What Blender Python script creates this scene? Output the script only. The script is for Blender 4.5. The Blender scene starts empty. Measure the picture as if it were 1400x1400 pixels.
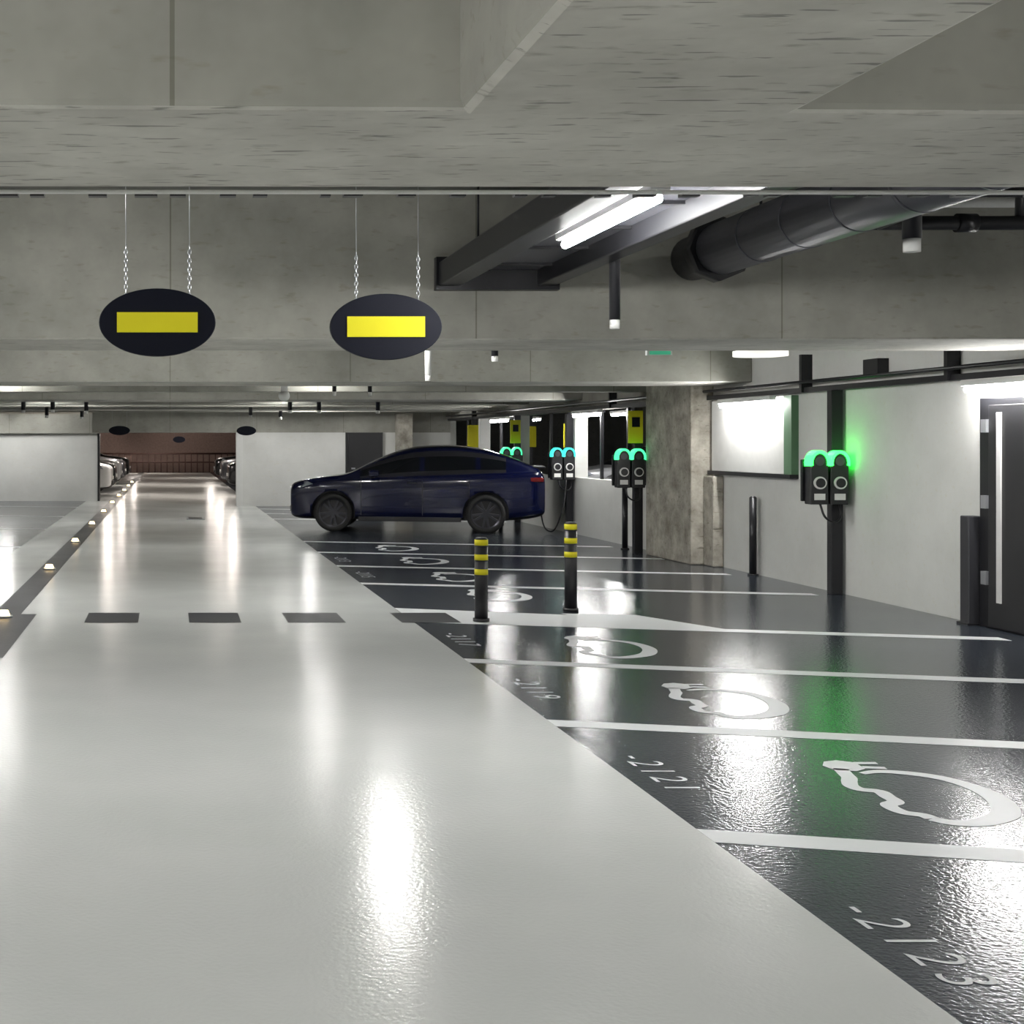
import bpy, bmesh, math, random
from mathutils import Vector, Matrix
random.seed(4)
S = bpy.context.scene
COL = S.collection
S.view_settings.view_transform = 'Standard'
S.view_settings.look = 'None'

# ------------------------------------------------------------------ materials
def newmat(name):
    m = bpy.data.materials.new(name); m.use_nodes = True
    nt = m.node_tree
    return m, nt, nt.nodes['Principled BSDF']

def plain(name, col, rough=0.5, metal=0.0, spec=0.5, var=0.06, coat=0.0):
    m, nt, b = newmat(name)
    n = nt.nodes.new('ShaderNodeTexNoise'); n.inputs['Scale'].default_value = 9
    n.inputs['Detail'].default_value = 2
    tc = nt.nodes.new('ShaderNodeTexCoord'); nt.links.new(tc.outputs['Object'], n.inputs['Vector'])
    r = nt.nodes.new('ShaderNodeValToRGB')
    r.color_ramp.elements[0].color = (*[c*(1-var) for c in col], 1)
    r.color_ramp.elements[1].color = (*[min(1, c*(1+var)) for c in col], 1)
    nt.links.new(n.outputs['Fac'], r.inputs['Fac']); nt.links.new(r.outputs['Color'], b.inputs['Base Color'])
    b.inputs['Roughness'].default_value = rough; b.inputs['Metallic'].default_value = metal
    b.inputs['Specular IOR Level'].default_value = spec
    b.inputs['Coat Weight'].default_value = coat; b.inputs['Coat Roughness'].default_value = 0.03
    return m

def emit(name, col, s, sample=True):
    m, nt, b = newmat(name)
    b.inputs['Base Color'].default_value = (*[c*0.5 for c in col], 1)
    b.inputs['Emission Color'].default_value = (*col, 1)
    b.inputs['Emission Strength'].default_value = s
    if not sample:
        try: m.cycles.emission_sampling = 'NONE'
        except Exception: pass
    return m

def concrete(name, dark, light, seam=0.0, bump=0.25, scratch=0.5, rough_det=5, scale=1.2, cracks=0.0):
    m, nt, b = newmat(name); N = nt.nodes.new; L = nt.links.new
    tc = N('ShaderNodeTexCoord')
    n1 = N('ShaderNodeTexNoise'); n1.inputs['Scale'].default_value = scale; n1.inputs['Detail'].default_value = rough_det
    n1.inputs['Roughness'].default_value = 0.66
    L(tc.outputs['Object'], n1.inputs['Vector'])
    r1 = N('ShaderNodeValToRGB'); r1.color_ramp.elements[0].position = 0.32; r1.color_ramp.elements[1].position = 0.68
    r1.color_ramp.elements[0].color = (*dark, 1); r1.color_ramp.elements[1].color = (*light, 1)
    L(n1.outputs['Fac'], r1.inputs['Fac'])
    out = r1.outputs['Color']
    mp2 = N('ShaderNodeMapping'); mp2.inputs['Scale'].default_value = (5, 16, 16)
    mp2.inputs['Rotation'].default_value = (0, 0, 0.05)
    L(tc.outputs['Object'], mp2.inputs['Vector'])
    n2 = N('ShaderNodeTexNoise'); n2.inputs['Scale'].default_value = 1.5; n2.inputs['Detail'].default_value = 4
    L(mp2.outputs['Vector'], n2.inputs['Vector'])
    r2 = N('ShaderNodeValToRGB'); r2.color_ramp.elements[0].position = 0.28; r2.color_ramp.elements[1].position = 0.40
    v = 1 - scratch
    r2.color_ramp.elements[0].color = (v, v*0.98, v*0.93, 1); r2.color_ramp.elements[1].color = (1, 1, 1, 1)
    L(n2.outputs['Fac'], r2.inputs['Fac'])
    mx = N('ShaderNodeMix'); mx.data_type = 'RGBA'; mx.blend_type = 'MULTIPLY'; mx.inputs[0].default_value = 1
    L(out, mx.inputs[6]); L(r2.outputs['Color'], mx.inputs[7])
    out = mx.outputs[2]
    if seam > 0:
        sx = N('ShaderNodeSeparateXYZ'); L(tc.outputs['Object'], sx.inputs[0])
        a = N('ShaderNodeMath'); a.operation = 'DIVIDE'; a.inputs[1].default_value = seam; L(sx.outputs[0], a.inputs[0])
        f = N('ShaderNodeMath'); f.operation = 'FRACT'; L(a.outputs[0], f.inputs[0])
        l = N('ShaderNodeMath'); l.operation = 'LESS_THAN'; l.inputs[1].default_value = 0.005; L(f.outputs[0], l.inputs[0])
        mx3 = N('ShaderNodeMix'); mx3.data_type = 'RGBA'; mx3.blend_type = 'MULTIPLY'
        L(l.outputs[0], mx3.inputs[0]); L(out, mx3.inputs[6]); mx3.inputs[7].default_value = (0.6, 0.59, 0.55, 1)
        out = mx3.outputs[2]
    if cracks > 0:   # fine dark hairline scratches
        mp = N('ShaderNodeMapping'); mp.inputs['Scale'].default_value = (5, 42, 42); mp.inputs['Rotation'].default_value = (0, 0, -0.16)
        L(tc.outputs['Object'], mp.inputs['Vector'])
        n3 = N('ShaderNodeTexNoise'); n3.inputs['Scale'].default_value = 1.0; n3.inputs['Detail'].default_value = 3
        L(mp.outputs['Vector'], n3.inputs['Vector'])
        r3 = N('ShaderNodeValToRGB'); r3.color_ramp.elements[0].position = 0.335; r3.color_ramp.elements[1].position = 0.365
        v = 1-cracks; r3.color_ramp.elements[0].color = (v, v, v, 1); r3.color_ramp.elements[1].color = (1, 1, 1, 1)
        L(n3.outputs['Fac'], r3.inputs['Fac'])
        mx4 = N('ShaderNodeMix'); mx4.data_type = 'RGBA'; mx4.blend_type = 'MULTIPLY'; mx4.inputs[0].default_value = 1
        L(out, mx4.inputs[6]); L(r3.outputs['Color'], mx4.inputs[7]); out = mx4.outputs[2]
    L(out, b.inputs['Base Color'])
    b.inputs['Roughness'].default_value = 0.8
    if bump > 0:
        bp = N('ShaderNodeBump'); bp.inputs['Strength'].default_value = bump; bp.inputs['Distance'].default_value = 0.02
        ad = N('ShaderNodeMath'); ad.operation = 'ADD'; L(n1.outputs['Fac'], ad.inputs[0]); L(r2.outputs['Color'], ad.inputs[1])
        L(ad.outputs[0], bp.inputs['Height']); L(bp.outputs['Normal'], b.inputs['Normal'])
    return m

def epoxy(name, c0, c1, rough, bscale=26, bump=0.12, dist=0.01, spec=0.5):
    m, nt, b = newmat(name); N = nt.nodes.new; L = nt.links.new
    tc = N('ShaderNodeTexCoord')
    n1 = N('ShaderNodeTexNoise'); n1.inputs['Scale'].default_value = 0.7; n1.inputs['Detail'].default_value = 4
    L(tc.outputs['Object'], n1.inputs['Vector'])
    r = N('ShaderNodeValToRGB'); r.color_ramp.elements[0].position = 0.3; r.color_ramp.elements[1].position = 0.7
    r.color_ramp.elements[0].color = (*c0, 1); r.color_ramp.elements[1].color = (*c1, 1)
    L(n1.outputs['Fac'], r.inputs['Fac']); L(r.outputs['Color'], b.inputs['Base Color'])
    mr = N('ShaderNodeMapRange'); mr.inputs[3].default_value = rough*0.8; mr.inputs[4].default_value = rough*1.2
    L(n1.outputs['Fac'], mr.inputs[0]); L(mr.outputs[0], b.inputs['Roughness'])
    n2 = N('ShaderNodeTexNoise'); n2.inputs['Scale'].default_value = bscale; n2.inputs['Detail'].default_value = 1.5
    L(tc.outputs['Object'], n2.inputs['Vector'])
    bp = N('ShaderNodeBump'); bp.inputs['Strength'].default_value = bump; bp.inputs['Distance'].default_value = dist
    L(n2.outputs['Fac'], bp.inputs['Height']); L(bp.outputs['Normal'], b.inputs['Normal'])
    b.inputs['Specular IOR Level'].default_value = spec
    return m

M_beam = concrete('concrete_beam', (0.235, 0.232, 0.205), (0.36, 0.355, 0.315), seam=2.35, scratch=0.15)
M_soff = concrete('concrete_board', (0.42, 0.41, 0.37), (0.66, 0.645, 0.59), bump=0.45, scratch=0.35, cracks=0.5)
M_slab = concrete('concrete_slab', (0.14, 0.14, 0.13), (0.20, 0.20, 0.185), bump=0)
M_pil = concrete('concrete_pillar', (0.20, 0.185, 0.15), (0.50, 0.47, 0.41), bump=1.0, scratch=0.35, scale=3.5, rough_det=8)
M_wall = concrete('wall_paint', (0.60, 0.60, 0.575), (0.68, 0.68, 0.655), bump=0, scratch=0.03)
M_lane = epoxy('lane_epoxy', (0.55, 0.565, 0.55), (0.61, 0.62, 0.605), 0.19, bscale=45, bump=0.13, spec=0.38)
M_bay = epoxy('bay_epoxy', (0.030, 0.036, 0.047), (0.046, 0.054, 0.068), 0.155, bscale=45, bump=0.18, spec=0.40)
M_paint = epoxy('white_paint', (0.60, 0.61, 0.62), (0.70, 0.71, 0.72), 0.4)
M_sq = epoxy('grey_paint', (0.028, 0.030, 0.033), (0.042, 0.044, 0.048), 0.45, spec=0.2)
M_black = plain('black_plastic', (0.012, 0.012, 0.014), 0.4)
M_blackm = plain('black_metal', (0.016, 0.016, 0.019), 0.35, 0.3)
M_navy = plain('sign_navy', (0.003, 0.004, 0.010), 0.5, spec=0.2)
M_yellow = plain('yellow_paint', (0.66, 0.60, 0.02), 0.5, var=0.03, spec=0.2)
M_galv = plain('galvanised', (0.42, 0.43, 0.45), 0.4, 0.7)
M_duct = plain('duct_grey', (0.11, 0.11, 0.13), 0.4, 0.5)
M_whitep = plain('white_plastic', (0.7, 0.7, 0.68), 0.45)
M_tube = emit('tube_glow', (1.0, 0.995, 0.97), 260)
M_wtube = emit('wall_tube_glow', (1.0, 0.99, 0.97), 160)
M_green = emit('green_led', (0.02, 1.0, 0.06), 8.0)
M_green2 = emit('green_led_soft', (0.06, 0.9, 0.32), 1.8)
M_cyan = emit('cyan_led', (0.04, 0.75, 0.6), 1.4)
M_amber = emit('amber_led', (1.0, 0.72, 0.36), 6, False)
M_warm = emit('warm_glow', (1.0, 0.90, 0.82), 330)
M_brick = plain('red_brown_wall', (0.30, 0.21, 0.18), 0.8, var=0.3)
M_rail = plain('rail_brown', (0.10, 0.05, 0.04), 0.6)
M_tyre = plain('tyre', (0.012, 0.012, 0.012), 0.7)
M_rim = plain('rim', (0.06, 0.06, 0.07), 0.3, 0.8)
M_glass = plain('car_glass', (0.003, 0.004, 0.006), 0.04, 0, 0.5)
M_blue = plain('car_blue', (0.001, 0.0025, 0.026), 0.18, 0.0, 0.35, coat=0.5)
M_greyc = plain('car_grey', (0.10, 0.10, 0.11), 0.3, 0.6, coat=0.6)
M_silver = plain('car_silver', (0.5, 0.5, 0.52), 0.3, 0.4, coat=0.6)
M_white = plain('car_white', (0.75, 0.75, 0.75), 0.3, 0.0, coat=0.6)
M_carblk = plain('car_black', (0.012, 0.012, 0.014), 0.25, 0.2, coat=0.6)
M_lamp = plain('headlamp', (0.35, 0.38, 0.42), 0.1, 0.4)
M_red = plain('tail_lamp', (0.12, 0.006, 0.006), 0.2)

# ------------------------------------------------------------------ helpers
def link(o, parent=None):
    COL.objects.link(o)
    if parent: o.parent = parent
    return o

def group(name, loc=(0, 0, 0), rz=0):
    e = bpy.data.objects.new(name, None); e.empty_display_size = 0.1
    e.location = loc; e.rotation_euler = (0, 0, rz); COL.objects.link(e); return e

def meshobj(name, vs, fs, mat, parent=None, smooth=False):
    me = bpy.data.meshes.new(name); me.from_pydata(vs, [], fs); me.update()
    me.materials.append(mat)
    if smooth:
        for p in me.polygons: p.use_smooth = True
    return link(bpy.data.objects.new(name, me), parent)

def box(name, x0, x1, y0, y1, z0, z1, mat, parent=None, bevel=0.0):
    vs = [(x0,y0,z0),(x1,y0,z0),(x1,y1,z0),(x0,y1,z0),(x0,y0,z1),(x1,y0,z1),(x1,y1,z1),(x0,y1,z1)]
    fs = [(3,2,1,0),(4,5,6,7),(0,1,5,4),(1,2,6,5),(2,3,7,6),(3,0,4,7)]
    o = meshobj(name, vs, fs, mat, parent)
    if bevel:
        b = o.modifiers.new('b', 'BEVEL'); b.width = bevel; b.segments = 2
    return o

def cyl(name, p0, p1, r, mat, parent=None, seg=20, r2=None):
    p0 = Vector(p0); p1 = Vector(p1); d = p1-p0
    bm = bmesh.new()
    bmesh.ops.create_cone(bm, cap_ends=True, segments=seg, radius1=r, radius2=r if r2 is None else r2, depth=d.length)
    q = d.to_track_quat('Z', 'Y').to_matrix().to_4x4()
    bmesh.ops.transform(bm, matrix=Matrix.Translation((p0+p1)/2) @ q, verts=bm.verts)
    me = bpy.data.meshes.new(name); bm.to_mesh(me); bm.free()
    for p in me.polygons: p.use_smooth = len(p.vertices) == 4
    me.materials.append(mat)
    return link(bpy.data.objects.new(name, me), parent)

def flat(name, pts, z, mat, parent=None):
    return meshobj(name, [(x, y, z) for x, y in pts], [tuple(range(len(pts)))], mat, parent)

def catmull(pts, sub=5):
    out = []
    n = len(pts)
    for i in range(n-1):
        p0 = pts[max(0, i-1)]; p1 = pts[i]; p2 = pts[i+1]; p3 = pts[min(n-1, i+2)]
        for s in range(sub):
            t = s/sub
            out.append(tuple(0.5*((2*b)+(-a+c)*t+(2*a-5*b+4*c-d)*t*t+(-a+3*b-3*c+d)*t**3) for a, b, c, d in zip(p0, p1, p2, p3)))
    out.append(tuple(pts[-1]))
    return out

def stroke(pts, w):
    n = len(pts); vs = []; fs = []
    for i, p in enumerate(pts):
        a = Vector(pts[max(0, i-1)]); b = Vector(pts[min(n-1, i+1)])
        t = (b-a).normalized(); nn = Vector((-t.y, t.x)); ww = w[i] if isinstance(w, list) else w
        vs += [Vector(p)+nn*ww/2, Vector(p)-nn*ww/2]
    for i in range(n-1):
        fs.append((2*i, 2*i+1, 2*i+3, 2*i+2))
    return vs, fs

# ------------------------------------------------------------------ room shell
SL = 3.65; SOF = 2.5; XW = 7.6
box('floor', -16, 18, -10, 96, -0.2, 0, M_bay)
box('ceiling', -16, 18, -10, 96, SL, SL+0.2, M_slab)
LX = 2.32
flat('floor_lane', [(-1.48, -9.9), (LX, -9.9), (LX, 78), (-1.48, 78)], 0.0010, M_lane)
flat('floor_lane_opposite', [(-2.45, -9.9), (-1.76, -9.9), (-1.76, 78), (-2.45, 78)], 0.0010, M_lane)
box('wall_right', XW, XW+0.2, -10, 20.6, 0, SL, M_wall)
box('wall_right_low', XW, XW+0.2, 20.6, 36.6, 0, 1.06, M_wall)
box('wall_right_lintel', XW, XW+0.2, 20.6, 36.6, 2.3, SL, M_beam)
box('wall_left', -8.0, -7.8, -10, 96, 0, SL, M_wall)
box('wall_back', -7.8, XW, -10, -9.8, 0, SL, M_wall)
box('wall_far_left', -7.8, -2.1, 39.8, 40.1, 0, 1.99, M_wall)
box('wall_far_right', 1.98, 7.6, 36.6, 36.85, 0, 1.99, M_wall)
box('wall_end', -8, 18, 80, 80.2, 0, SL, M_brick)
box('wall_far_lintel_left', -7.8, -2.1, 39.6, 40.1, 1.99, 2.55, M_beam)
box('wall_far_lintel_right', -2.1, XW, 36.62, 37.6, 1.99, 2.55, M_beam)
box('trim_corner', 1.80, 1.98, 36.55, 36.9, 0, 1.99, M_whitep)
box('trim_corner_left', -2.12, -2.06, 39.75, 40.15, 0, 1.99, M_black)
box('wall_inner_right', 7.6, 7.8, 36.85, 80, 0, SL, M_wall)
box('wall_hall_back', 16, 16.2, 10, 50, 0, SL, M_slab)
box('wall_hall_side', XW+0.2, 16, 16.0, 16.2, 0, SL, M_slab)
box('wall_hall_end', XW+0.2, 16, 50, 50.2, 0, SL, M_slab)
for i, y in enumerate((25.3, 29.4, 33.0)):
    box('wall_pier_%d' % i, XW-0.02, XW+0.22, y, y+0.22, 1.06, 2.3, M_wall)
for i, y in enumerate((22.6, 24.0, 27.2, 31.3, 34.8)):
    box('window_%d' % i, XW+0.05, XW+0.10, y, y+0.06, 1.06, 2.3, M_black)

vs = [(-8, 3.05, SOF), (8, 3.40, SOF), (8, 4.27, SOF), (-8, 4.20, SOF),
      (-8, 3.05, SL), (8, 3.40, SL), (8, 4.27, SL), (-8, 4.20, SL)]
fs = [(3,2,1,0),(4,5,6,7),(0,1,5,4),(1,2,6,5),(2,3,7,6),(3,0,4,7)]
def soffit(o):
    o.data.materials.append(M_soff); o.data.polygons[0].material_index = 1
o = meshobj('ceiling_beam', vs, fs, M_beam); soffit(o)
b = o.modifiers.new('b', 'BEVEL'); b.width = 0.02; b.segments = 2
ys = [10.4+7.25*k for k in range(0, 10)]
for y in ys:
    if 36 < y < 41: continue
    soffit(box('ceiling_beam', -7.8, XW, y, y+1.3, SOF, SL, M_beam, bevel=0.015))
box('ceiling_beam', -7.8, XW, -4, -2.8, SOF, SL, M_beam, bevel=0.015)
for k, y in enumerate((21.5, 28.6, 30.4, 35.3)):
    box('ceiling_joist', -7.8, XW, y, y+0.35, SOF+0.02, SL, M_beam)
soffit(box('ceiling_cross_beam', 0.696, 1.52, -2.8, 3.3, SOF-0.004, SL, M_beam, bevel=0.03))

# ------------------------------------------------------------------ lights
def tube_light(x, y, z, L=1.5, mat=M_tube, up=True):
    g = group('tube_light'); h = L/2
    cyl('tube', (x, y-h, z), (x, y+h, z), 0.026, mat, g, 8)
    box('housing', x-0.05, x+0.05, y-h-0.04, y+h+0.04, z+0.03, z+0.09, M_whitep, g, 0.008)
    if up:
        for s in (-0.5, 0.5):
            cyl('hanger', (x, y+s, z+0.08), (x, y+s, SL), 0.006, M_blackm, g, 6)
    return g
tube_light(2.39, 7.4, 2.90, 1.55, up=False)
for y in (-6.5, -1.2, 14.6, 21.8, 29.0):
    tube_light(2.39, y, 2.93)
for y in (-6.5, -1.2, 0.9, 7.4, 14.6, 21.8, 29.0):  # first tube ahead of the camera is added to brighten the nearest beam
    tube_light(-2.6, y, 2.93)
tube_light(5.2, -1.2, 2.93); tube_light(5.2, -6.5, 2.93)  # unseen tubes behind the camera, added to lift beam face and foreground
for y in (7.0, 14.6): tube_light(-6.0, y, 3.0)
tube_light(-4.6, 38.0, 2.62); tube_light(3.6, 34.4, 2.62)  # added tubes, hidden by the beams, that brighten the far walls
def wall_light(y, z=2.2):
    g = group('wall_tube_light')
    cyl('tube', (7.42, y-0.75, z), (7.42, y+0.75, z), 0.028, M_wtube, g, 8)
    box('housing', 7.38, 7.47, y-0.79, y+0.79, z+0.03, z+0.09, M_whitep, g, 0.01)
    for s in (-0.5, 0.5): box('bracket', 7.44, 7.6, y+s-0.02, y+s+0.02, z+0.04, z+0.07, M_blackm, g)
for y in (5.4, 11.85, 17.45, 24.1, 30.5): wall_light(y)
for y in (43, 54, 66):
    tube_light(2.0, y, 2.45, 1.6, mat=M_warm)
for y in (44, 56, 76):  # the farthest tube is added to brighten the end wall
    tube_light(-2.0, y, 2.45, 1.6, mat=M_warm)
for y in (23.5, 30.5, 38):
    tube_light(10.2, y, 2.35, 1.4)
g = group('ceiling_disc_lamp')
cyl('base', (5.5, 12.6, 2.55), (5.5, 12.6, SL), 0.03, M_whitep, g)
cyl('diffuser', (5.5, 12.6, 2.51), (5.5, 12.6, 2.56), 0.24, emit('disc_glow', (1, .98, .92), 0.9, False), g, 32)

# ------------------------------------------------------------------ floor markings
gm = group('parking_bay_lines')
def bayline(y0, w=0.2, k=-0.245, x1=7.25):
    flat('line', [(LX, y0-w/2), (x1, y0-w/2+k*(x1-LX)), (x1, y0+w/2+k*(x1-LX)), (LX, y0+w/2)], 0.0015, M_paint, gm)
for y in (3.55, 5.86, 8.22, 10.58, 12.95, 16.4, 18.75, 21.1, 23.4, 30.4, 32.7, 35.0): bayline(y)
gm = group('parking_bay_lines')
for y in (8.2, 12.9, 17.5, 22.1, 26.7, 31.3, 35.9):
    flat('line', [(-7.7, y+1.3), (-7.7, y+1.45), (-2.45, y+0.15), (-2.45, y)], 0.0015, M_paint, gm)
gc = group('crossing_marking')
flat('patch', [(LX, 13.0), (4.35, 12.55), (4.35, 13.25), (LX, 13.95)], 0.002, M_paint, gc)
for x0, x1 in ((-0.81, -0.30), (0.185, 0.68), (1.12, 1.67), (2.2, 2.76)):
    flat('square', [(x0, 12.8), (x1, 12.8), (x1, 13.55), (x0, 13.55)], 0.003, M_sq, gc)
flat('patch_b', [(4.2, 12.55), (5.1, 12.3), (4.6, 13.4), (3.9, 13.5)], 0.0025, M_paint, gc)
gs = group('lane_stud_strip')
flat('strip', [(-1.76, -9.7), (-1.48, -9.7), (-1.48, 78), (-1.76, 78)], 0.002, M_sq, gs)
flat('square', [(-1.95, 10.7), (-1.32, 10.7), (-1.32, 13.45), (-1.95, 13.45)], 0.003, M_sq, gs)
for k in range(12):
    y = 3.2+5.0*k
    cyl('stud_base', (-1.62, y, 0.002), (-1.62, y, 0.022), 0.085, M_galv, gs, 20)
    cyl('stud_lamp', (-1.62, y, 0.02), (-1.62, y, 0.07), 0.065, M_amber, gs, 16, r2=0.045)
g = group('floor_drain')
box('frame', 0.38, 0.78, 30.0, 31.0, 0.0015, 0.012, M_galv, g)
box('grate', 0.43, 0.73, 30.1, 30.9, 0.006, 0.015, M_black, g)

loop = [(3.56,6.96),(3.66,7.00),(3.77,6.98),(3.88,6.91),(3.945,6.80),(3.97,6.64),(3.955,6.48),(3.90,6.32),(3.82,6.19),(3.71,6.10),(3.60,6.05),(3.50,6.06),(3.45,6.12)]
lw = [0.04,0.06,0.08,0.09,0.09,0.10,0.115,0.12,0.12,0.11,0.10,0.09,0.08]
base = [(3.45,6.12),(3.44,6.18),(3.38,6.22),(3.365,6.29),(3.38,6.36),(3.44,6.41),(3.45,6.50),(3.46,6.60),(3.39,6.64),(3.38,6.71),(3.41,6.79),(3.45,6.87),(3.47,6.95),(3.50,7.06)]
_l = catmull([p+(w,) for p, w in zip(loop, lw)]); _b = catmull(base)
def ev_symbol(dy, dx=0.0):
    vs = []; fs = []
    for pts, w in (([p[:2] for p in _l], [p[2] for p in _l]), (_b, 0.075)):
        v, f = stroke(pts, w); o = len(vs); vs += v; fs += [tuple(i+o for i in q) for q in f]
    def poly(pts):
        o = len(vs); vs.extend([Vector(p) for p in pts]); fs.append(tuple(range(o, o+len(pts))))
    poly([(3.45,7.04),(3.56,7.01),(3.63,7.06),(3.645,7.20),(3.57,7.25),(3.49,7.22),(3.44,7.13)])
    poly([(3.63,7.07),(3.74,7.05),(3.75,7.10),(3.64,7.12)])
    poly([(3.64,7.16),(3.75,7.16),(3.76,7.21),(3.64,7.21)])
    meshobj('ev_symbol_marking', [(p.x+dx, p.y+dy, 0.002) for p in vs], fs, M_paint)
for dy in (0, 2.34, 4.68, 8.5, 10.6, 12.95, 15.3): ev_symbol(dy)

def number(txt, y, size=0.26):
    cu = bpy.data.curves.new('bay_number', 'FONT'); cu.body = txt; cu.size = size; cu.space_character = 1.28; cu.offset = -0.002
    tmp = bpy.data.objects.new('tmp', cu); COL.objects.link(tmp)
    bpy.context.view_layer.update()
    me = bpy.data.meshes.new_from_object(tmp.evaluated_get(bpy.context.evaluated_depsgraph_get()))
    bpy.data.objects.remove(tmp)
    me.materials.clear(); me.materials.append(M_paint)
    o = bpy.data.objects.new('bay_number_marking', me); COL.objects.link(o)
    o.location = (2.44, y, 0.002); o.rotation_euler = (0, 0, -math.pi/2)
number('-2123', 4.97); number('-2121', 7.36); number('-2119', 9.75); number('-2117', 12.1)
number('-2115', 17.9); number('-2113', 20.2)

# ------------------------------------------------------------------ bollards
def bollard(x, y, h):
    g = group('bollard', (x, y, 0.003)); r = 0.062
    cyl('foot', (0, 0, 0), (0, 0, 0.03), r*1.25, M_black, g, 28)
    cyl('post', (0, 0, 0), (0, 0, h-0.02), r, M_black, g, 28)
    cyl('cap', (0, 0, h-0.02), (0, 0, h), r, M_black, g, 28, r2=r*0.75)
    for zz in (h-0.075, h-0.215, h-0.355):
        cyl('band', (0, 0, zz), (0, 0, zz+0.055), r*1.03, M_yellow, g, 28)
        cyl('groove', (0, 0, zz-0.012), (0, 0, zz), r*1.05, M_black, g, 28)
bollard(2.97, 12.9, 0.80); bollard(4.06, 13.7, 0.90)
def guard_post(x, y, h, r=0.045):
    g = group('guard_post', (x, y, 0))
    cyl('foot', (0, 0, 0), (0, 0, 0.02), r*1.5, M_black, g); cyl('post', (0, 0, 0), (0, 0, h), r, M_blackm, g)
    cyl('cap', (0, 0, h), (0, 0, h+0.02), r, M_black, g, r2=r*0.5)
guard_post(7.50, 17.4, 1.0); guard_post(7.30, 21.7, 0.98); guard_post(6.9, 28.2, 0.95)

# ------------------------------------------------------------------ oval hanging signs
def oval_sign(x, y, z, w, h, rw, rh, top=SL, ch=(-0.186, 0.19), links=True, label=M_yellow):
    g = group('oval_hanging_sign', (x, y, z))
    n = 64; vs = []; d = 0.02
    for yy in (-d, d):
        for i in range(n):
            a = 2*math.pi*i/n; vs.append((w/2*math.cos(a), yy, h/2*math.sin(a)))
    fs = [tuple(range(n)), tuple(range(2*n-1, n-1, -1))]
    for i in range(n): fs.append((i, i+n, (i+1) % n+n, (i+1) % n))
    o = meshobj('panel', vs, fs, M_navy, g); b = o.modifiers.new('b', 'BEVEL'); b.width = 0.004; b.limit_method = 'ANGLE'
    box('label', -rw/2, rw/2, -0.026, -0.0195, -rh/2, rh/2, label, g)
    for cx in ch:
        zt = h/2*math.sqrt(max(0, 1-(cx/(w/2))**2))
        cyl('wire', (cx, 0, zt+(0.20 if links else -0.01)), (cx, 0, top-z), 0.003, M_galv, g, 6)
        zz = zt-0.01; k = 0
        vs = []; fs = []
        while links and zz < zt+0.30:
            segs = 12; o0 = len(vs)
            R = Matrix.Rotation(math.pi/2*(k % 2), 3, 'Z')
            for i in range(segs):
                a = 2*math.pi*i/segs
                c = Vector((math.cos(a)*0.009, 0, math.sin(a)*0.017)); t = c.normalized()
                for q in (0, 1.57, 3.14, 4.71):
                    p = R @ (c+t*0.003*math.cos(q)+Vector((0, 0.003*math.sin(q), 0)))
                    vs.append((p.x+cx, p.y, p.z+zz))
            for i in range(segs):
                for j in range(4):
                    i2 = (i+1) % segs; j2 = (j+1) % 4
                    fs.append((o0+i*4+j, o0+i2*4+j, o0+i2*4+j2, o0+i*4+j2))
            zz += 0.026; k += 1
        if vs: meshobj('chain', vs, fs, M_galv, g)
oval_sign(-0.073, 8.0, 2.413, 0.69, 0.402, 0.476, 0.118)
oval_sign(1.324, 8.3, 2.413, 0.685, 0.405, 0.476, 0.125, ch=(-0.18, 0.20))
oval_sign(-1.30, 35.0, 2.03, 0.55, 0.24, 0.3, 0.05, links=False, label=M_navy); oval_sign(1.96, 34.6, 2.02, 0.5, 0.24, 0.3, 0.05, links=False, label=M_navy)
oval_sign(0.38, 55, 1.85, 0.5, 0.26, 0.3, 0.05, links=False, label=M_navy)

# ------------------------------------------------------------------ ceiling services
g = group('cable_tray')
box('tray_sheet', 2.06, 2.93, 4.3, 10.39, 3.02, 3.03, M_duct, g)
box('rail_a', 2.05, 2.22, 4.3, 10.39, 2.90, 3.08, M_blackm, g, 0.01)
box('rail_b', 2.80, 2.94, 4.3, 10.39, 2.90, 3.08, M_blackm, g, 0.01)
box('end_plate', 2.03, 2.97, 10.30, 10.39, 2.87, 3.12, M_blackm, g)
for k in range(7):
    box('rung', 2.2, 2.82, 4.8+k*0.85, 4.84+k*0.85, 3.0, 3.02, M_blackm, g)
for x in (2.12, 2.88):
    for y in (5.5, 7.4, 9.3): cyl('rod', (x, y, 3.05), (x, y, SL), 0.008, M_blackm, g, 8)
cyl('cable', (2.62, 4.3, 3.06), (2.62, 10.39, 3.06), 0.03, M_black, g)
cyl('cable', (2.7, 4.3, 3.06), (2.7, 10.39, 3.06), 0.025, M_black, g)
g = group('ventilation_duct')
cyl('pipe', (4.02, 4.3, 3.12), (4.02, 9.9, 3.12), 0.19, M_duct, g, 32)
cyl('flange', (4.02, 9.85, 3.12), (4.02, 10.0, 3.12), 0.235, M_black, g, 8)
cyl('collar', (4.02, 9.9, 3.12), (4.02, 10.4, 3.12), 0.17, M_black, g, 24)
for k in range(8): cyl('rib', (4.02, 4.6+0.65*k, 3.12), (4.02, 4.63+0.65*k, 3.12), 0.193, M_duct, g, 32)
for y in (5.5, 7.5, 9.2): cyl('rod', (4.02, y, 3.3), (4.02, y, SL), 0.01, M_blackm, g, 8)
g = group('sprinkler_pipe')
cyl('run_x', (4.40, 8.6, 3.10), (7.56, 8.6, 3.10), 0.045, M_black, g)
cyl('run_x2', (4.40, 8.2, 3.22), (7.56, 8.2, 3.22), 0.03, M_black, g)
cyl('run_y', (4.50, 4.5, 3.26), (4.50, 8.6, 3.10), 0.045, M_black, g)
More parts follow.
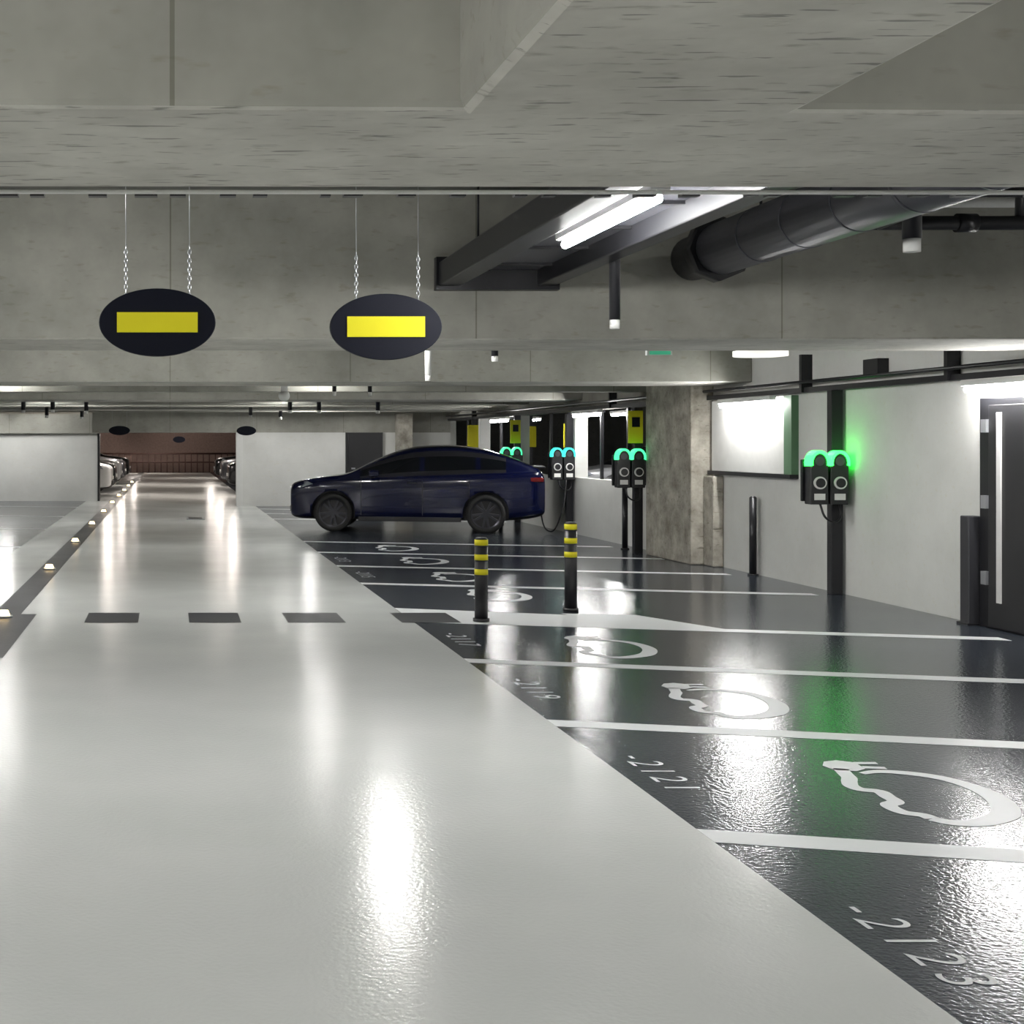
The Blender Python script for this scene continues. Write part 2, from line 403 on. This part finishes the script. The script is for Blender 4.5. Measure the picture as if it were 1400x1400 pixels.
for x in (4.45, 5.4, 6.3): cyl('rod', (x, 8.6, 3.1), (x, 8.6, SL-0.005), 0.025, M_black, g)
for x in (5.0, 5.9): cyl('coupling', (x, 8.6, 3.10), (x+0.12, 8.6, 3.10), 0.06, M_blackm, g)
cyl('tube_silver', (4.6, 8.9, 3.28), (7.56, 8.9, 3.28), 0.03, M_whitep, g)
cyl('drop', (4.58, 8.35, 2.96), (4.58, 8.35, SL-0.005), 0.055, M_blackm, g); cyl('drop_head', (4.58, 8.35, 2.88), (4.58, 8.35, 2.96), 0.05, M_whitep, g)
def sensor(x, y, zb, r=0.035, zt=SL, name='ceiling_sensor', mt=None):
    g = group(name)
    cyl('stem', (x, y, zb+0.06), (x, y, zt), r, mt or M_blackm, g, 16)
    cyl('head', (x, y, zb), (x, y, zb+0.07), r*0.9, M_whitep, g, 16)
sensor(2.96, 9.0, 2.46, 0.036)
sensor(2.90, 15.2, 2.40, 0.035, mt=M_whitep)
sensor(3.7, 15.4, 2.63, 0.04); sensor(2.36, 19.4, 2.38, 0.03); sensor(2.9, 19.6, 2.38, 0.03)
for x, y in ((-2.9, 26.8), (-2.3, 26.6), (-1.7, 27.6), (2.4, 27.0), (-2.2, 33.9), (1.9, 31.8), (3.0, 27.2), (-2.9, 31.9), (4.2, 27.3), (2.8, 34.2)):
    sensor(x, y, 2.3, 0.045)
# dome camera beyond the third beam
g = group('dome_camera')
cyl('base', (1.62, 19.15, 2.42), (1.62, 19.15, SL), 0.05, M_whitep, g)
bm = bmesh.new(); bmesh.ops.create_uvsphere(bm, u_segments=20, v_segments=12, radius=0.08)
me = bpy.data.meshes.new('dome'); bm.to_mesh(me); bm.free(); me.materials.append(M_whitep)
for p in me.polygons: p.use_smooth = True
o = link(bpy.data.objects.new('dome', me), g); o.location = (1.62, 19.15, 2.37)
g = group('conduit_pipe')
cyl('pipe', (-7.8, 4.25, SOF-0.004), (7.56, 4.32, SOF-0.004), 0.007, M_whitep, g, 10)
for k in range(60):
    x = -3+k*0.15+random.uniform(-.05, .05)
    box('clip', x, x+0.03+random.random()*0.05, 4.31, 4.345, SOF-0.012, SOF-0.002, M_black, g)
g = group('wall_trunking')
box('trunk', 7.5, 7.6, 4.4, 36.5, 2.30, 2.36, M_blackm, g)
cyl('cable', (7.46, 4.4, 2.42), (7.46, 36.5, 2.42), 0.02, M_black, g)
for y in (13.0, 16.0, 19.0, 23.0): box('hanger', 7.47, 7.6, y, y+0.06, 2.3, 2.75, M_blackm, g)
box('junction', 7.48, 7.6, 14.3, 14.6, 2.42, 2.6, M_black, g)
g = group('exit_sign')
box('body', 4.2, 4.42, 11.9, 11.95, 2.475, 2.52, M_whitep, g); box('face', 4.22, 4.40, 11.885, 11.9, 2.48, 2.51, emit('exit_green', (.05, .45, .25), .5, False), g)
cyl('stem', (4.32, 11.93, 2.52), (4.32, 11.93, SL), .01, M_black, g)

# ------------------------------------------------------------------ chargers
def charger(y, led=M_green, sign=False, top=2.3, x=7.5):
    g = group('ev_charger', (x, y, 0))
    box('pole', -0.065, 0.065, -0.05, 0.06, 0, top, M_blackm, g, 0.006)
    box('back_plate', -0.42, 0.10, -0.09, -0.05, 1.05, 1.52, M_blackm, g, 0.01)
    for k, cx in enumerate((-0.29, -0.065)):
        w = 0.10
        prof = [(-w, 1.02), (w, 1.02)] + [(w*math.cos(a), 1.48+w*1.3*math.sin(a)) for a in [math.pi*i/16 for i in range(17)]]
        n = len(prof); vs = [(cx+p[0], -0.24, p[1]) for p in prof]+[(cx+p[0], -0.09, p[1]) for p in prof]
        fs = [tuple(range(n)), tuple(range(2*n-1, n-1, -1))]+[(i, i+n, (i+1) % n+n, (i+1) % n) for i in range(n)]
        o = meshobj('unit', vs, fs, M_black, g); b = o.modifiers.new('b', 'BEVEL'); b.width = 0.008; b.limit_method = 'ANGLE'
        n = 12; vs = []; fs = []
        for i in range(n+1):
            a = math.pi*(-0.08+1.16*i/n)
            for rr in (0.082, 0.108):
                for yy in (-0.262, -0.10): vs.append((cx+rr*math.cos(a), yy, 1.48+1.3*rr*math.sin(a)))
        for i in range(n):
            a, b2 = 4*i, 4*i+4
            fs += [(a, a+2, b2+2, b2), (a+2, a+3, b2+3, b2+2), (a+1, b2+1, b2+3, a+3), (a, b2, b2+1, a+1)]
        meshobj('led_arc', vs, fs, led, g)
        cyl('screen', (cx, -0.245, 1.50), (cx, -0.25, 1.50), 0.05, M_greyc, g, 20)
        cyl('socket_ring', (cx, -0.24, 1.26), (cx, -0.262, 1.26), 0.07, M_whitep, g, 24)
        cyl('socket', (cx, -0.262, 1.26), (cx, -0.272, 1.26), 0.052, M_black, g, 24)
        box('label', cx-0.06, cx+0.06, -0.247, -0.24, 1.07, 1.14, M_whitep, g)
    cu = bpy.data.curves.new('cable', 'CURVE'); cu.dimensions = '3D'; cu.bevel_depth = 0.012
    sp = cu.splines.new('BEZIER'); pts = [(-0.27, -0.2, 1.03), (-0.2, -0.22, 0.86), (-0.05, -0.18, 0.84), (0.0, -0.1, 1.05)]
    sp.bezier_points.add(3)
    for p, c in zip(sp.bezier_points, pts): p.co = c; p.handle_left_type = p.handle_right_type = 'AUTO'
    cu.materials.append(M_black); link(bpy.data.objects.new('cable', cu), g)
    if sign:
        box('sign', -0.17, 0.05, -0.10, -0.06, 1.70, 2.2, M_yellow, g, 0.005)
        box('sign_mark', -0.12, 0.0, -0.106, -0.10, 1.95, 2.1, M_navy, g)
charger(15.25); charger(20.88, led=M_green2, sign=True, top=2.25, x=7.22); charger(25.4, led=M_cyan, top=2.25); charger(29.2, led=M_green2, sign=True)
cu = bpy.data.curves.new('charging_cable', 'CURVE'); cu.dimensions = '3D'; cu.bevel_depth = 0.014
sp = cu.splines.new('BEZIER'); pts = [(7.4, 25.2, 1.15), (7.25, 25.1, 0.35), (7.12, 25.4, 0.05), (7.0, 25.6, 0.5), (6.98, 25.75, 0.95)]
sp.bezier_points.add(4)
for p, c in zip(sp.bezier_points, pts): p.co = c; p.handle_left_type = p.handle_right_type = 'AUTO'
cu.materials.append(M_black); link(bpy.data.objects.new('charging_cable', cu))

for x, y in ((7.55, 33.5), (9.2, 31), (9.6, 36)):
    g = group('pillar_sign'); box('post', x-0.06, x+0.06, y, y+0.1, 0, 2.5, M_blackm, g); box('panel', x-0.18, x+0.14, y-0.04, y, 1.6, 2.15, M_yellow, g)

# ------------------------------------------------------------------ right wall furniture
g = group('column_right')
box('shaft', 7.28, XW, 18.9, 20.7, 0, SL, M_pil, g, 0.02)
box('plinth', 7.45, XW, 18.55, 18.9, 0, 1.25, M_pil, g, 0.02)
g = group('wall_panel')
box('board', XW-0.07, XW, 16.55, 18.8, 1.32, 2.28, M_whitep, g, 0.006)
box('shelf', XW-0.11, XW, 16.35, 18.85, 1.27, 1.32, M_blackm, g)
box('side', XW-0.09, XW, 16.35, 16.55, 1.32, 2.28, plain('green_grey', (0.10, 0.20, 0.11), 0.6), g)
g = group('door_1')
box('frame', XW-0.06, XW, 11.2, 12.6, 0, 2.12, M_blackm, g, 0.008)
box('leaf', XW-0.085, XW-0.06, 11.3, 12.42, 0.02, 2.05, M_black, g, 0.004)
box('seal', XW-0.10, XW-0.085, 12.22, 12.28, 0.25, 1.98, M_whitep, g)
for z in (0.4, 1.1, 1.8): box('hinge', XW-0.11, XW-0.06, 12.42, 12.5, z, z+0.12, M_galv, g)
g = group('wall_bumper_post'); box('post', 7.45, 7.58, 12.62, 12.76, 0, 1.02, plain('bumper_grey', (0.03, 0.03, 0.035), 0.5), g, 0.01)
box('foot', 7.43, 7.6, 12.60, 12.78, 0, 0.02, M_black, g)
g = group('door_2')
box('frame', 4.75, 5.75, 36.52, 36.6, 0, 1.99, M_black, g); box('leaf', 4.82, 5.68, 36.49, 36.52, 0.02, 1.93, M_black, g)
box('handle', 4.9, 5.0, 36.45, 36.49, 1.0, 1.04, M_galv, g)
box('column_far', 6.1, 6.5, 36.2, 36.62, 0, 2.5, M_pil)
g = group('railing')
for k in range(24): cyl('post', (-4+k*0.35, 78.5, 0), (-4+k*0.35, 78.5, 1.1), 0.03, M_rail, g, 8)
cyl('rail', (-4, 78.5, 1.1), (4.1, 78.5, 1.1), 0.05, M_rail, g, 8); cyl('rail', (-4, 78.5, 0.6), (4.1, 78.5, 0.6), 0.04, M_rail, g, 8)

# ------------------------------------------------------------------ car
def lerp_tab(tab, x):
    for a, b in zip(tab, tab[1:]):
        if a[0] <= x <= b[0]:
            t = (x-a[0])/(b[0]-a[0]); return [a[i]+(b[i]-a[i])*t for i in range(1, len(a))]
    return list(tab[-1][1:])
TAB = [ # x, top, halfwidth, zbottom
 (0.00, 0.86, 0.76, 0.36), (0.04, 0.94, 0.85, 0.28), (0.14, 1.00, 0.91, 0.24), (0.35, 1.05, 0.95, 0.23), (0.65, 1.095, 0.98, 0.23),
 (0.95, 1.13, 0.985, 0.23), (1.15, 1.16, 0.99, 0.23), (1.30, 1.23, 0.99, 0.23), (1.55, 1.365, 0.99, 0.23), (1.85, 1.51, 0.99, 0.23), (2.15, 1.625, 0.99, 0.23),
 (2.45, 1.70, 0.99, 0.23), (2.80, 1.73, 0.99, 0.23), (3.15, 1.735, 0.99, 0.23), (3.50, 1.71, 0.995, 0.23), (3.85, 1.65, 0.995, 0.23),
 (4.15, 1.57, 0.99, 0.23), (4.45, 1.46, 0.98, 0.25), (4.70, 1.345, 0.96, 0.28), (4.90, 1.26, 0.93, 0.32), (4.97, 1.13, 0.90, 0.37), (5.00, 1.00, 0.86, 0.44)]
XS = sorted(set([t[0] for t in TAB]+[1.0, 1.36, 1.42, 1.7, 2.0, 2.3, 2.62, 2.68, 3.3, 3.7, 3.76, 4.26, 4.32, 4.58]))
def car_body():
    rings = []
    for x in XS:
        top, w, zb = lerp_tab(TAB, x)
        belt = min(1.0+0.045*x, top-0.05)
        g = max(0.0, top-belt); k = min(1.0, g/0.5)
        H = belt-zb
        half = [(0.0, zb), (0.80*w, zb), (0.955*w, zb+0.05), (w*0.975, zb+0.20*H+0.03), (w*0.985, zb+0.5*H), (w, zb+0.80*H), (w*0.975, belt-0.03),
                (w*(0.955-0.01*k), belt), (w*(0.945-0.015*k), belt+0.02*k+0.004), (w*(0.91-0.15*k), belt+g*0.72), (w*(0.88-0.155*k), belt+g*0.78+0.002), (w*(0.84-0.20*k), belt+g*0.91), (w*(0.5-0.08*k), belt+g*0.985), (0.0, top)]
        ring = [(x, -a, z) for a, z in half] + [(x, a, z) for a, z in half[-2:0:-1]]
        rings.append(ring)
    n = len(rings[0]); T = n//2; vs = [v for r in rings for v in r]; fs = []; mi = []
    for i in range(len(rings)-1):
        xm = (XS[i]+XS[i+1])/2
        for j in range(n):
            j2 = (j+1) % n
            fs.append((i*n+j, i*n+j2, (i+1)*n+j2, (i+1)*n+j))
            jj = j if j < T else n-1-j
            m = 0
            if jj == 8 and 1.40 < xm < 4.29 and not (2.62 < xm < 2.68) and not (3.70 < xm < 3.76): m = 1
            if jj in (7, 9) and 1.40 < xm < 4.29: m = 3
            if jj in (11, 12) and 1.22 < xm < 2.15: m = 1
            if jj in (11, 12) and 3.85 < xm < 4.66: m = 1
            if jj in (11, 12) and 2.3 < xm < 3.6: m = 1
            if jj in (0, 1): m = 2
            mi.append(m)
    fs.append(tuple(range(n-1, -1, -1))); mi.append(0)
    fs.append(tuple((len(rings)-1)*n+j for j in range(n))); mi.append(0)
    me = bpy.data.meshes.new('body'); me.from_pydata(vs, [], fs); me.update()
    for m in (M_blue, M_glass, M_black, M_rim): me.materials.append(m)
    for p, m in zip(me.polygons, mi): p.material_index = m; p.use_smooth = True
    bm = bmesh.new(); bm.from_mesh(me); bmesh.ops.recalc_face_normals(bm, faces=bm.faces); bm.to_mesh(me); bm.free()
    o = bpy.data.objects.new('tmp_body', me); COL.objects.link(o)
    s = o.modifiers.new('s', 'SUBSURF'); s.levels = 2; s.render_levels = 2
    cut = []
    for wx in (0.90, 3.87):
        for sgn in (-1, 1):
            c = cyl('tmp_cut', (wx, sgn*0.66, 0.38), (wx, sgn*1.2, 0.38), 0.44, M_black, None, 48)
            cut.append(c)
            bb = o.modifiers.new('b', 'BOOLEAN'); bb.object = c; bb.operation = 'DIFFERENCE'; bb.solver = 'EXACT'
            try: bb.material_mode = 'TRANSFER'
            except Exception: pass
    bpy.context.view_layer.update()
    res = bpy.data.meshes.new_from_object(o.evaluated_get(bpy.context.evaluated_depsgraph_get()))
    bpy.data.objects.remove(o)
    for c in cut: bpy.data.objects.remove(c)
    res.name = 'body'
    return res
BODY = car_body()
def wheel(g, wx, sgn, R=0.38):
    y0 = sgn*0.74; y1 = sgn*0.965
    prof = [(R*0.70, y0), (R*0.95, y0), (R, y0+sgn*0.03), (R, y1-sgn*0.03), (R*0.95, y1), (R*0.76, y1), (R*0.74, y1-sgn*0.02)]
    n = 40; m = len(prof); vs = []; fs = []
    for i in range(n):
        a = 2*math.pi*i/n
        for r, y in prof: vs.append((wx+r*math.cos(a), y, R+r*math.sin(a)))
    for i in range(n):
        for j in range(m):
            fs.append((i*m+j, i*m+(j+1) % m, ((i+1) % n)*m+(j+1) % m, ((i+1) % n)*m+j))
    meshobj('tyre', vs, fs, M_tyre, g, True)
    cyl('rim_barrel', (wx, y0, R), (wx, y1-sgn*0.08, R), R*0.74, M_black, g, 32)
    cyl('hub', (wx, y1-sgn*0.08, R), (wx, y1-sgn*0.01, R), 0.055, M_rim, g, 20)
    for k in range(10):
        a = 2*math.pi*k/10+(0.10 if k % 2 else -0.10)
        d = Vector((math.cos(a), 0, math.sin(a))); t = Vector((-math.sin(a), 0, math.cos(a)))
        c = Vector((wx, 0, R)); vs = []
        for rr, hw in ((0.04, 0.024), (R*0.72, 0.018)):
            for s in (-1, 1):
                for yy in (y1-sgn*0.06, y1-sgn*0.015):
                    p = c+d*rr+t*hw*s; vs.append((p.x, yy, p.z))
        meshobj('spoke', vs, [(0,1,3,2),(4,5,7,6),(0,1,5,4),(2,3,7,6),(0,2,6,4),(1,3,7,5)], M_rim, g)
    vs = []; fs = []
    for i in range(n):
        a = 2*math.pi*i/n
        for r, yy in ((R*0.68, y1-sgn*0.01), (R*0.755, y1+sgn*0.003)): vs.append((wx+r*math.cos(a), yy, R+r*math.sin(a)))
    for i in range(n): fs.append((2*i, 2*i+1, (2*((i+1) % n))+1, 2*((i+1) % n)))
    meshobj('rim_lip', vs, fs, M_rim, g)

def car(loc, rz, paint, sc=1.0):
    g = group('car', loc, rz); g.scale = (sc, sc, sc)
    me = BODY.copy(); me.materials[0] = paint
    o = bpy.data.objects.new('body', me); link(o, g); o.location = (-2.5, 0, 0)
    h = bpy.data.objects.new('chassis', None); link(h, g); h.location = (-2.5, 0, 0)
    for wx in (0.90, 3.87):
        for s in (-1, 1): wheel(h, wx, s)
    for s in (-1, 1):
        meshobj('headlamp', [(0.05, s*0.76, 0.83), (0.28, s*0.945, 0.88), (0.50, s*0.97, 0.95), (0.06, s*0.74, 0.88), (0.10, s*0.80, 0.935), (0.38, s*0.935, 1.005)],
                [(0,1,5,4),(1,2,5),(0,4,3)], M_lamp, h)
        box('tail_lamp', 4.70, 4.96, s*0.90-0.05, s*0.90+0.05, 1.01, 1.10, M_red, h, 0.02)
        box('mirror', 1.62, 1.82, s*1.06-0.09, s*1.06+0.09, 1.10, 1.23, paint, h, 0.035)
        box('mirror_arm', 1.66, 1.72, s*0.95-0.04, s*0.95+0.06, 1.07, 1.12, M_black, h)
        box('sill', 1.4, 3.4, s*0.955-0.03, s*0.955+0.03, 0.22, 0.31, M_black, h, 0.01)
        for hx in (2.35, 3.35): box('handle', hx, hx+0.2, s*0.985-0.012, s*0.985+0.012, 0.97, 0.995, M_rim, h, 0.006)
        for dx in (1.45, 2.65, 3.55): box('door_seam', dx, dx+0.012, s*0.985-0.02, s*0.985+0.004, 0.34, 1.04, M_black, h)
    box('grille', -0.02, 0.04, -0.55, 0.55, 0.38, 0.50, M_black, h, 0.01)
    box('number_plate', -0.03, 0.0, -0.26, 0.26, 0.54, 0.64, M_whitep, h)
    box('spoiler', 4.74, 5.0, -0.78, 0.78, 1.275, 1.31, M_black, h, 0.012)
    return g
A = math.radians(-13.3)
car((4.86, 26.6, 0), A, M_blue, 0.965)
for y, p in ((43.8, M_white), (47.0, M_carblk), (52, M_white), (56.5, M_greyc), (63, M_carblk)):
    car((-4.35, y, 0), math.pi, p)
for y, p in ((48, M_carblk), (54.5, M_greyc), (62, M_carblk)):
    car((4.55, y, 0), 0, p)
for y, p in ((26, M_silver), (29.5, M_greyc), (33.5, M_silver)):
    car((12.2, y, 0), 0, p)

# ------------------------------------------------------------------ world + camera
w = bpy.data.worlds.new('World'); S.world = w; w.use_nodes = True
w.node_tree.nodes['Background'].inputs[0].default_value = (0.5, 0.5, 0.5, 1)
w.node_tree.nodes['Background'].inputs[1].default_value = 0.02
cd = bpy.data.cameras.new('camera'); cam = bpy.data.objects.new('camera', cd); COL.objects.link(cam)
cam.location = (0, 0, 1.7); cam.rotation_euler = (math.pi/2, 0, 0)
cd.sensor_width = 36; cd.lens = 36*1850/1400
cd.shift_x = 468/1400; cd.shift_y = -94/1400
cd.clip_end = 300
S.camera = cam
